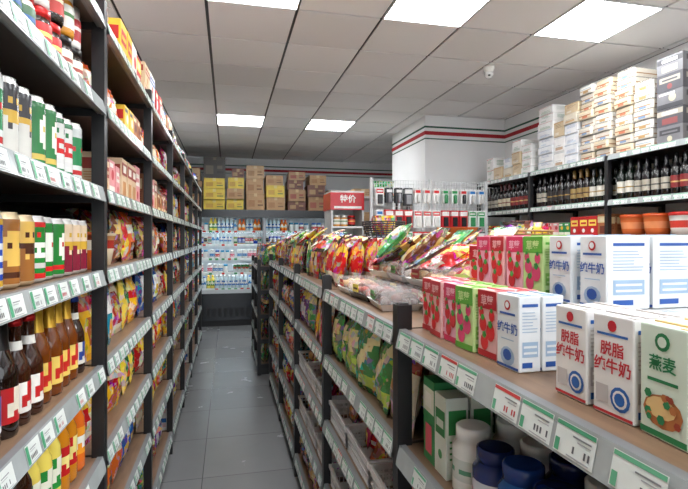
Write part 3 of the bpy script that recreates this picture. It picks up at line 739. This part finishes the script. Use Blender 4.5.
TP = [[(236, 236, 232), (130, 64, 30), (206, 150, 90), (240, 240, 240), (240, 236, 220)], [(36, 30, 28), (100, 44, 20), (170, 60, 36), (240, 240, 240), (240, 220, 90)], [(236, 236, 232), (220, 184, 130), (190, 110, 56), (240, 240, 240), (200, 50, 50)], [(236, 236, 232), (90, 40, 24), (60, 30, 20), (240, 240, 240), (90, 160, 80)]]
for i in range(3):
    for j in range(3):
        for k in range(1 if j < 1 else 2):
            Bd.add(random.choice(TRAYS), random.choice(TP), GX + .11 + j * .142, 1.47 + i * .215, Z + k * .064, -math.pi / 2 + U(-.1, .1))
Bd.done('packaged_deli_trays')
Bs = Builder()
for i in range(20):
    Bs.add(random.choice(FLATB + BAGS), random.choice([BAGP[12], BAGP[6], BAGP[5], BAGP[0], BAGP[6], BAGP[3]]), U(.52, .85), U(1.42, 2.0), Z + .10 + U(0, .05), -math.pi / 2 + U(-.8, .8), (.85, .85, .85), U(.7, 1.3))
Bs.done('dried_food_packets')
Bg = Builder()
GB = [bag(.34, .3, .07, q, 3 + q, 14, 14) for q in (0, 3, 2)]
YG = (212, 206, 120)
Bg.add(GB[0], [YG, (140, 170, 74), (196, 70, 56), (176, 44, 46)], .86, 1.20, Z + .10, -math.pi / 2 + .5, (1.1, 1, .9), 1.25)
Bg.add(GB[1], [(208, 200, 130), (180, 36, 42), (140, 160, 76), (176, 44, 46)], .64, 1.30, Z + .07, -math.pi / 2 + .2, (1, 1, .9), 1.30)
Bg.add(GB[2], [(200, 190, 120), (176, 36, 42), (110, 146, 70), (176, 44, 46)], .53, 1.25, Z + .035, -math.pi / 2 - .2, (.75, 1, .6), 1.25)
Bg.done('gift_food_bag')
Bo = Builder()
Bo.add(lathe([(.04, 0, 0, 1), (.07, .03, 0, 1), (.085, .07, 0, 1), (.09, .072, 0, 1), (.082, .068, 0, 1), (.065, .03, 0, 1), (.04, .006, 0, 1)], 24), [(226, 108, 50)], .94, 1.90, Z + .19)
Bo.done('orange_plastic_bowl')
def weave(r0, r1, h, n=22, rings=8):
    it = []
    for i in range(rings):
        t = i / (rings - 1); r = r0 + (r1 - r0) * t; z = t * h
        it.append((lathe([(r, z, 0, 0), (r + .004, z + .003, 0, 0), (r, z + .007, 0, 0), (r - .003, z + .003, 0, 0), (r, z, 0, 0)], n), (0, 0, 0)))
    for k in range(n):
        a = 2 * math.pi * k / n
        for q in range(4):
            t = (q + .5) / 4; r = r0 + (r1 - r0) * t
            it.append((boxp(.004, .003, h / 4 + .004), (r * math.cos(a), r * math.sin(a), q * h / 4)))
    p = merge(*it)
    keep = [i for i, f in enumerate(p.F) if len(f) <= 4] + [i for i, f in enumerate(p.F) if len(f) > 4][:1]
    p.F = [p.F[i] for i in keep]; p.C = [p.C[i] for i in keep]; p.M = [p.M[i] for i in keep]; p.S = [p.S[i] for i in keep]
    return p
for (x, y, z, r0, r1, h, c) in ((.90, 2.78, Z + .22, .10, .13, .09, (44, 40, 42)), (1.06, 1.62, Z + .15, .08, .11, .09, (150, 110, 60))):
    Bo = Builder(); Bo.add(weave(r0, r1, h), [c], x, y, z)
    for q in range(7): Bo.add(random.choice(SBAGS), random.choice(MX), x + U(-.04, .04), y + U(-.04, .04), z + .012, U(-2.4, -.6), (.8, .8, .8), U(-.3, .5))
    Bo.done('woven_basket')

rack('display_stand', -1, .31, .80, [5.25, 5.9, 6.55], [.12, .38, .64, .90, 1.15], 1.22, postw=.036)
for z in (.12, .38, .64, .90): fill(['bag', 'flat'], -1, .31, 5.29, 6.5, z, rows=2, maxd=.4, heap=.6, pals={'bag': [BAGP[3], BAGP[6], BAGP[12]], 'flat': [BAGP[3], BAGP[12], BAGP[10]]})
fill(['bag', 'flat'], -1, .31, 5.29, 6.5, 1.15, rows=4, heap=1)

# ------------------------------------------------------------------ COOLER
def cooler():
    B = Builder(); x0, x1, y0, y1 = -.80, 2.0, 8.30, 9.15
    dk = (40, 42, 46); H = 1.92
    B.box(x0, x1, y0, y1, 0, .10, (24, 24, 26), M_FRAME); B.box(x0, x1, y0 - .02, y1, .10, .58, (46, 49, 53), M_GLOSS)
    B.box(x0, x1, y0 - .03, y0 + .02, .54, .60, (200, 204, 206), M_METAL)
    B.box(x0, x1, y1 - .05, y1, .58, H, (235, 240, 242), M_GLOSS); B.box(x0, x1, y0, y1, H - .10, H, dk, M_FRAME, (90, 90, 92))
    B.box(x0, x1, y0 - .015, y0, H - .13, H, (36, 40, 44), M_GLOSS)
    for x in (x0, x1 - .04, .58): B.box(x, x + .04, y0 + (.0 if x != .58 else .02), y1, .58, H - .1, (200, 205, 208) if x != .58 else (150, 155, 160), M_GLOSS)
    for i in range(30): B.box(x0 + .1 + i * .09, x0 + .16 + i * .09, y0 - .024, y0 - .018, .16, .3, (20, 22, 24), M_FRAME)
    zs = [.60, .86, 1.10, 1.34, 1.57]
    for i, z in enumerate(zs):
        dpt = .62 - i * .05
        B.box(x0 + .04, x1 - .04, y1 - .05 - dpt, y1 - .05, z - .015, z, (230, 232, 232), M_GLOSS)
        B.box(x0 + .04, x1 - .04, y1 - .06 - dpt, y1 - .05 - dpt, z - .03, z + .01, (226, 236, 232), M_MATTE)
        for q in range(26):
            xx = x0 + .07 + q * .104; B.box(xx, xx + .05, y1 - .063 - dpt, y1 - .06 - dpt, z - .026, z + .006, random.choice([(60, 150, 90), (240, 240, 240), (210, 60, 50), (240, 240, 240)]), M_MATTE)
        if i: B.box(x0 + .05, x1 - .05, y1 - .04 - dpt, y1 - .02 - dpt, z - .03, z - .018, (255, 255, 255), M_LED)
    B.box(x0 + .05, x1 - .05, y0 + .04, y0 + .07, H - .118, H - .104, (255, 255, 255), M_LED)
    B.done('open_display_cooler')
    cp = {'can': CANP_B[:1] + CANP_A, 'tub': [P(WHT, (200, 60, 60), (60, 110, 190), WHT), P(WHT, (60, 130, 190), WHT, WHT), P((240, 220, 220), (220, 90, 120), WHT, WHT), P(WHT, WHT, (60, 150, 190), WHT)], 'pet': [PETP[4], PETP[2], PETP[5], PETP[4], P((220, 232, 236), (230, 236, 240), (60, 140, 200), (40, 110, 190))], 'sbox': [BOXP[3], P(WHT, (90, 160, 210), (220, 90, 90), WHT)]}
    for i, z in enumerate(zs):
        dpt = .62 - i * .05
        for (a, e) in ((x0 + .05, .57), (.63, x1 - .06)):
            fill([['pet'], ['tub', 'can'], ['sbox', 'tub'], ['pet', 'can'], ['pet', 'tub']][i], 0, y1 - .05 - dpt, a, e, z, rows=2, inset=.02, maxd=.45, pals=cp)
cooler()
random.seed(5)
def column(xa, xb, specs, y=8.62):
    z = 1.921
    for (h, pi_, fw) in specs:
        w = (xb - xa) * fw
        Bq = Builder(); Bq.add(cardbox(w, .45, h), P_CARD[pi_], (xa + xb) / 2 + U(-.5, .5) * ((xb - xa) - w), y + U(-.04, .04), z, U(-.03, .03)); Bq.done('cardboard_box'); z += h + .003
column(-.78, -.42, [(.22, 0, .95), (.25, 1, .9), (.2, 6, .9)])
column(-.40, -.04, [(.17, 2, .95), (.17, 2, .95), (.17, 2, .92), (.36, 5, .98)])
column(-.02, .27, [(.18, 2, .95), (.17, 0, .95), (.18, 2, .9), (.15, 3, .7)])
column(.29, .60, [(.28, 0, .96), (.25, 0, .92), (.22, 6, .95)])
column(.63, .97, [(.22, 0, .9), (.20, 2, .9), (.17, 0, .85)])
column(1.00, 1.32, [(.16, 3, .95), (.2, 1, .92), (.16, 3, .85), (.14, 1, .9)])
column(1.34, 1.66, [(.24, 1, .95), (.2, 3, .95), (.17, 0, .9)])
column(1.69, 1.98, [(.2, 4, .9), (.16, 0, .92)])
random.seed(77)

# ------------------------------------------------------------------ RIGHT WALL SHELVING
WX = 2.95
wposts = [.26, 1.28, 2.30, 3.33, 4.36, 5.40]
WZ = [.15, .60, 1.05, 1.47, 1.75, 2.11]
rack('wall_shelving_rack', -1, WX, 3.50, wposts, WZ, 2.104, back=False, postw=.036)
for bi in range(len(wposts) - 1):
    ya, yb = wposts[bi] + .025, wposts[bi + 1] - .025
    for zi, z in enumerate(WZ[:-1]):
        if zi == 3 and bi == 2: continue
        ks = [['box'], ['box', 'wbox'], ['jar', 'box'], ['tub', 'box', 'jar', 'sbox'], ['wine']][zi]
        fill(ks, -1, WX, ya, yb, z, rows=4 if ks == ['wine'] else 2, maxd=.5, stack=1, sizej=.04)
BK = lathe([(.075, 0, 0, 1), (.085, .05, 1, 1), (.09, .10, 0, 1), (.094, .135, 2, 1), (.098, .137, 2, 1), (.098, .158, 2, 1), (.08, .162, 2, 1)], 20)
Bq = Builder()
for (y, pl) in ((3.20, P((226, 116, 62), (236, 150, 100), (232, 100, 48))), (2.98, P((226, 116, 62), (236, 150, 100), (232, 100, 48))), (2.76, P((232, 224, 218), (214, 70, 60), (206, 50, 46))), (2.54, P((232, 224, 218), (214, 70, 60), (206, 50, 46)))): Bq.add(BK, pl, WX + .13, y, WZ[3] + .001)
Bq.done('plastic_food_buckets')
Bq = Builder()
PW = [P((228, 227, 224), (160, 160, 160), (190, 160, 130), (180, 184, 190)), P((216, 208, 190), (150, 126, 100), (200, 166, 124), (206, 196, 176)), P((232, 232, 230), (100, 150, 124), (190, 200, 190), (190, 100, 96)), P((206, 186, 152), (140, 106, 78), (222, 214, 196), (190, 140, 90)), P((226, 228, 230), (116, 136, 176), (204, 214, 224), (120, 146, 186))]
for (ya, yb, topz) in ((4.40, 5.38, 2.42), (3.71, 4.34, 2.66), (1.3, 2.6, 2.6)):
    y = ya
    while y < yb - .12:
        w = U(.13, .24); w = min(w, yb - y); z = WZ[-1] + .001; p = random.choice(PW); hh = U(.07, .15)
        tz = topz + U(-.1, .1)
        while z + hh < tz:
            if R() < .35: p = random.choice(PW)
            Bq.add(plain(w - .006, .28, hh, random.randint(0, 1)), p, WX + .18 + U(-.01, .01), y + w / 2, z, -math.pi / 2 + U(-.04, .04)); z += hh + .002
        y += w + .004
Bq.done('packaged_tissue_multipacks')
Bq = Builder()
SW = merge((boxp(.17, .28, .064, 0, 0, 0, M_MATTE, .014), (0, 0, 0)), (rect(-.07, .022, .07, .030, 1), (0, -.1415, 0)), (rect(-.07, .038, .07, .043, 2), (0, -.1415, 0)),
           (rect(-.03, .006, .03, .022, 3), (0, -.142, 0)), (rect(-.12, .022, .12, .030, 1), (-.0860, 0, 0), math.pi / 2), (rect(-.12, .022, .12, .030, 1), (.0860, 0, 0), math.pi / 2),
           (boxp(.176, .30, .003, 4, 4, 4, M_CLEAR), (0, 0, .066)))
for y in (3.42, 3.60, 3.20, 3.02):
    for k in range(9 if y > 3.1 else 7):
        Bq.add(SW, random.choice([[(216, 200, 172), (146, 100, 68), (190, 180, 170), (200, 120, 90), WHT], [(224, 222, 216), (180, 150, 114), (150, 174, 192), (180, 146, 96), WHT], [(216, 208, 194), (160, 120, 82), (204, 200, 194), (120, 146, 180), WHT]]), WX + .17 + U(-.016, .016), y, WZ[-1] + .001 + k * .0715, -math.pi / 2 + U(-.06, .06))
Bq.done('packaged_bread_stack')
Bq = Builder()
for k in range(5): Bq.add(bx(.20, .30, .12, k % 3), [P((120, 120, 124), (70, 70, 74), (190, 184, 160), (220, 220, 220)), P((84, 84, 90), (170, 164, 150), (140, 80, 80), (220, 220, 220))][k % 2], WX + .19, 2.80, WZ[-1] + .001 + k * .122, -math.pi / 2 + .03)
Bq.done('coffee_gift_boxes')

# ------------------------------------------------------------------ wire grid with hanging goods + low cabinet
Bq = Builder(); PY = 5.05
px0, px1 = 1.50, 2.86
for x in (px0, (px0 + px1) / 2, px1): Bq.box(x - .015, x + .015, PY, PY + .03, 0, 2.10, (210, 212, 212), M_FRAME)
for i in range(46):
    x = px0 + (px1 - px0) * i / 45; Bq.box(x - .002, x + .002, PY + .008, PY + .012, .9, 2.08, (214, 216, 216), M_FRAME)
for i in range(30):
    z = .9 + i * .0405; Bq.box(px0, px1, PY + .004, PY + .008, z, z + .004, (214, 216, 216), M_FRAME)
hk = []
for r in range(5):
    z = 1.98 - r * .235; x = px0 + .07
    while x < px1 - .05:
        hk.append((x, z)); Bq.box(x - .002, x + .002, PY - .10, PY + .004, z, z + .004, (180, 180, 180), M_METAL); Bq.box(x - .002, x + .002, PY - .10, PY - .096, z, z + .014, (180, 180, 180), M_METAL)
        x += .108
Bq.done('wire_grid_display')
Bq = Builder()
CARD = [merge((boxp(.09, .003, .19, 0, 0, 0), (0, 0, -.18)), (rect(-.04, -.05, .04, -.005, 1), (0, -.0026, 0)), (boxp(.055, .02, .10, 2, 2, 2, M_GLOSS, .004), (0, -.0125, -.165)), (rect(-.03, -.035, .03, -.02, 3), (0, -.003, 0))),
        merge((boxp(.075, .003, .16, 0, 0, 0), (0, 0, -.15)), (rect(-.03, -.04, .03, -.01, 1), (0, -.0026, 0)), (lathe([(.015, 0, 2, 1), (.02, .02, 2, 1), (.02, .08, 2, 1), (.012, .1, 2, 1)], 8), (0, -.022, -.15)))]
CP = [P((236, 236, 234), (200, 24, 30), (60, 60, 64), WHT), P((232, 234, 236), (30, 110, 180), (200, 200, 200), WHT), P((240, 240, 238), (210, 30, 34), (224, 224, 220), WHT), P((200, 26, 34), (240, 240, 236), (36, 36, 40), WHT), P((226, 232, 226), (20, 140, 70), (60, 140, 90), WHT), P((60, 62, 66), (226, 226, 226), (150, 150, 154), WHT)]
run = 0
for (x, z) in hk:
    if run <= 0: run = random.randint(1, 3); pr = random.choice(CARD); pl = random.choice(CP)
    run -= 1
    for q in range(3): Bq.add(pr, pl, x, PY - .012 - q * .03, z - .002, U(-.06, .06))
Bq.done('hanging_blister_cards')
Bq = Builder()
Bq.box(1.5, 2.85, 4.50, 4.84, 0, .1, (40, 40, 42), M_FRAME)
for z in (.4, .8, 1.12): Bq.box(1.5, 2.85, 4.50, 4.84, z - .02, z, (200, 200, 198), M_FRAME)
for x in (1.48, 2.85): Bq.box(x, x + .02, 4.50, 4.84, 0, 1.2, (60, 60, 62), M_FRAME)
Bq.done('low_display_shelf')
for z in (.1, .4, .8, 1.12): fill(['tub', 'sauce', 'pet', 'bag', 'jar'], 0, 4.50, 1.51, 2.84, z, rows=2, maxd=.33, inset=.02, pals={'pet': [P((30, 130, 60), (230, 230, 220), (200, 40, 40), (240, 240, 240)), P((30, 60, 130), (230, 230, 220), (200, 40, 40), (240, 240, 240)), PETP[1]]})
Bq = Builder(); ux0, ux1, uy = 1.10, 1.47, 5.25
for x in (ux0, ux1 - .02): Bq.box(x, x + .02, uy, uy + .4, 0, 1.95, (206, 208, 208), M_FRAME)
Bq.box(ux0, ux1, uy + .38, uy + .4, 0, 1.95, (214, 216, 216), M_FRAME)
for z in (.1, .5, .9, 1.25, 1.58): Bq.box(ux0 + .02, ux1 - .02, uy, uy + .38, z - .02, z, (220, 220, 218), M_FRAME)
Bq.box(ux0, ux1, uy - .012, uy, 1.76, 1.95, (196, 30, 40), M_GLOSS); Bq.box(ux0 - .012, ux0, uy - .012, uy + .4, 1.76, 1.95, (196, 30, 40), M_GLOSS)
Bq.box(ux0 + .03, ux1 - .03, uy - .0135, uy - .012, 1.775, 1.80, (236, 236, 232), M_MATTE)
Bq.add(textp('特价', .09, 0), [(245, 245, 240)], (ux0 + ux1) / 2, uy - .0135, 1.875)
Bq.box(ux0, ux1, uy, uy + .4, 1.95, 1.97, (230, 230, 228), M_FRAME)
Bq.done('promotion_display_shelf')
for z in (.1, .5, .9, 1.25, 1.58): fill(['sbox', 'jar'], 0, uy, ux0 + .03, ux1 - .03, z, rows=2, maxd=.33, inset=.02)
Bq = Builder()
for z in (.5, 1.0, 1.5, 2.0): Bq.box(1.55, 2.38, 6.2, 6.7, z - .025, z, (190, 192, 190), M_FRAME)
for x in (1.55, 2.34):
    for y in (6.2, 6.66): Bq.box(x, x + .04, y, y + .04, 0, 2.04, (70, 72, 74), M_FRAME)
Bq.done('stock_shelf')
random.seed(9)
for z in (.5, 1.0, 1.5, 2.0):
    for k in range(3 if z < 1.9 else 1):
        h = U(.22, .3) if z < 1.9 else .10
        Bq = Builder(); Bq.add(cardbox(.24, .4, h), P_CARD[6] if z > 1.9 else P_CARD[k % 2], 1.74 + k * .26, 6.45, z + .001); Bq.done('cardboard_box')
Bq = Builder(); Bq.add(bag(.30, .22, .2, 3, 9), [(50, 150, 80), (210, 220, 180), (230, 120, 60), (40, 130, 70)], 2.06, 6.36, 2.003); Bq.done('green_grocery_bag')

# ------------------------------------------------------------------ camera, world
w = bpy.data.worlds.new('fill_sky'); scene.world = w; w.use_nodes = True
bg = w.node_tree.nodes['Background']; bg.inputs[0].default_value = (.9, .95, 1, 1); bg.inputs[1].default_value = 3.2  # sky fill that enters through the added front opening
cam = bpy.data.cameras.new('camera'); co = bpy.data.objects.new('camera', cam); scene.collection.objects.link(co)
cam.sensor_width = 36; cam.lens = 490 / 688 * 36; cam.clip_start = .02; cam.clip_end = 60
co.location = (0, 0, HC); co.rotation_euler = (math.pi / 2, 0, -math.atan(116 / 490)); cam.shift_y = -6.5 / 688
scene.camera = co
print('faces', sum(len(o.data.polygons) for o in scene.objects if o.type == 'MESH'))
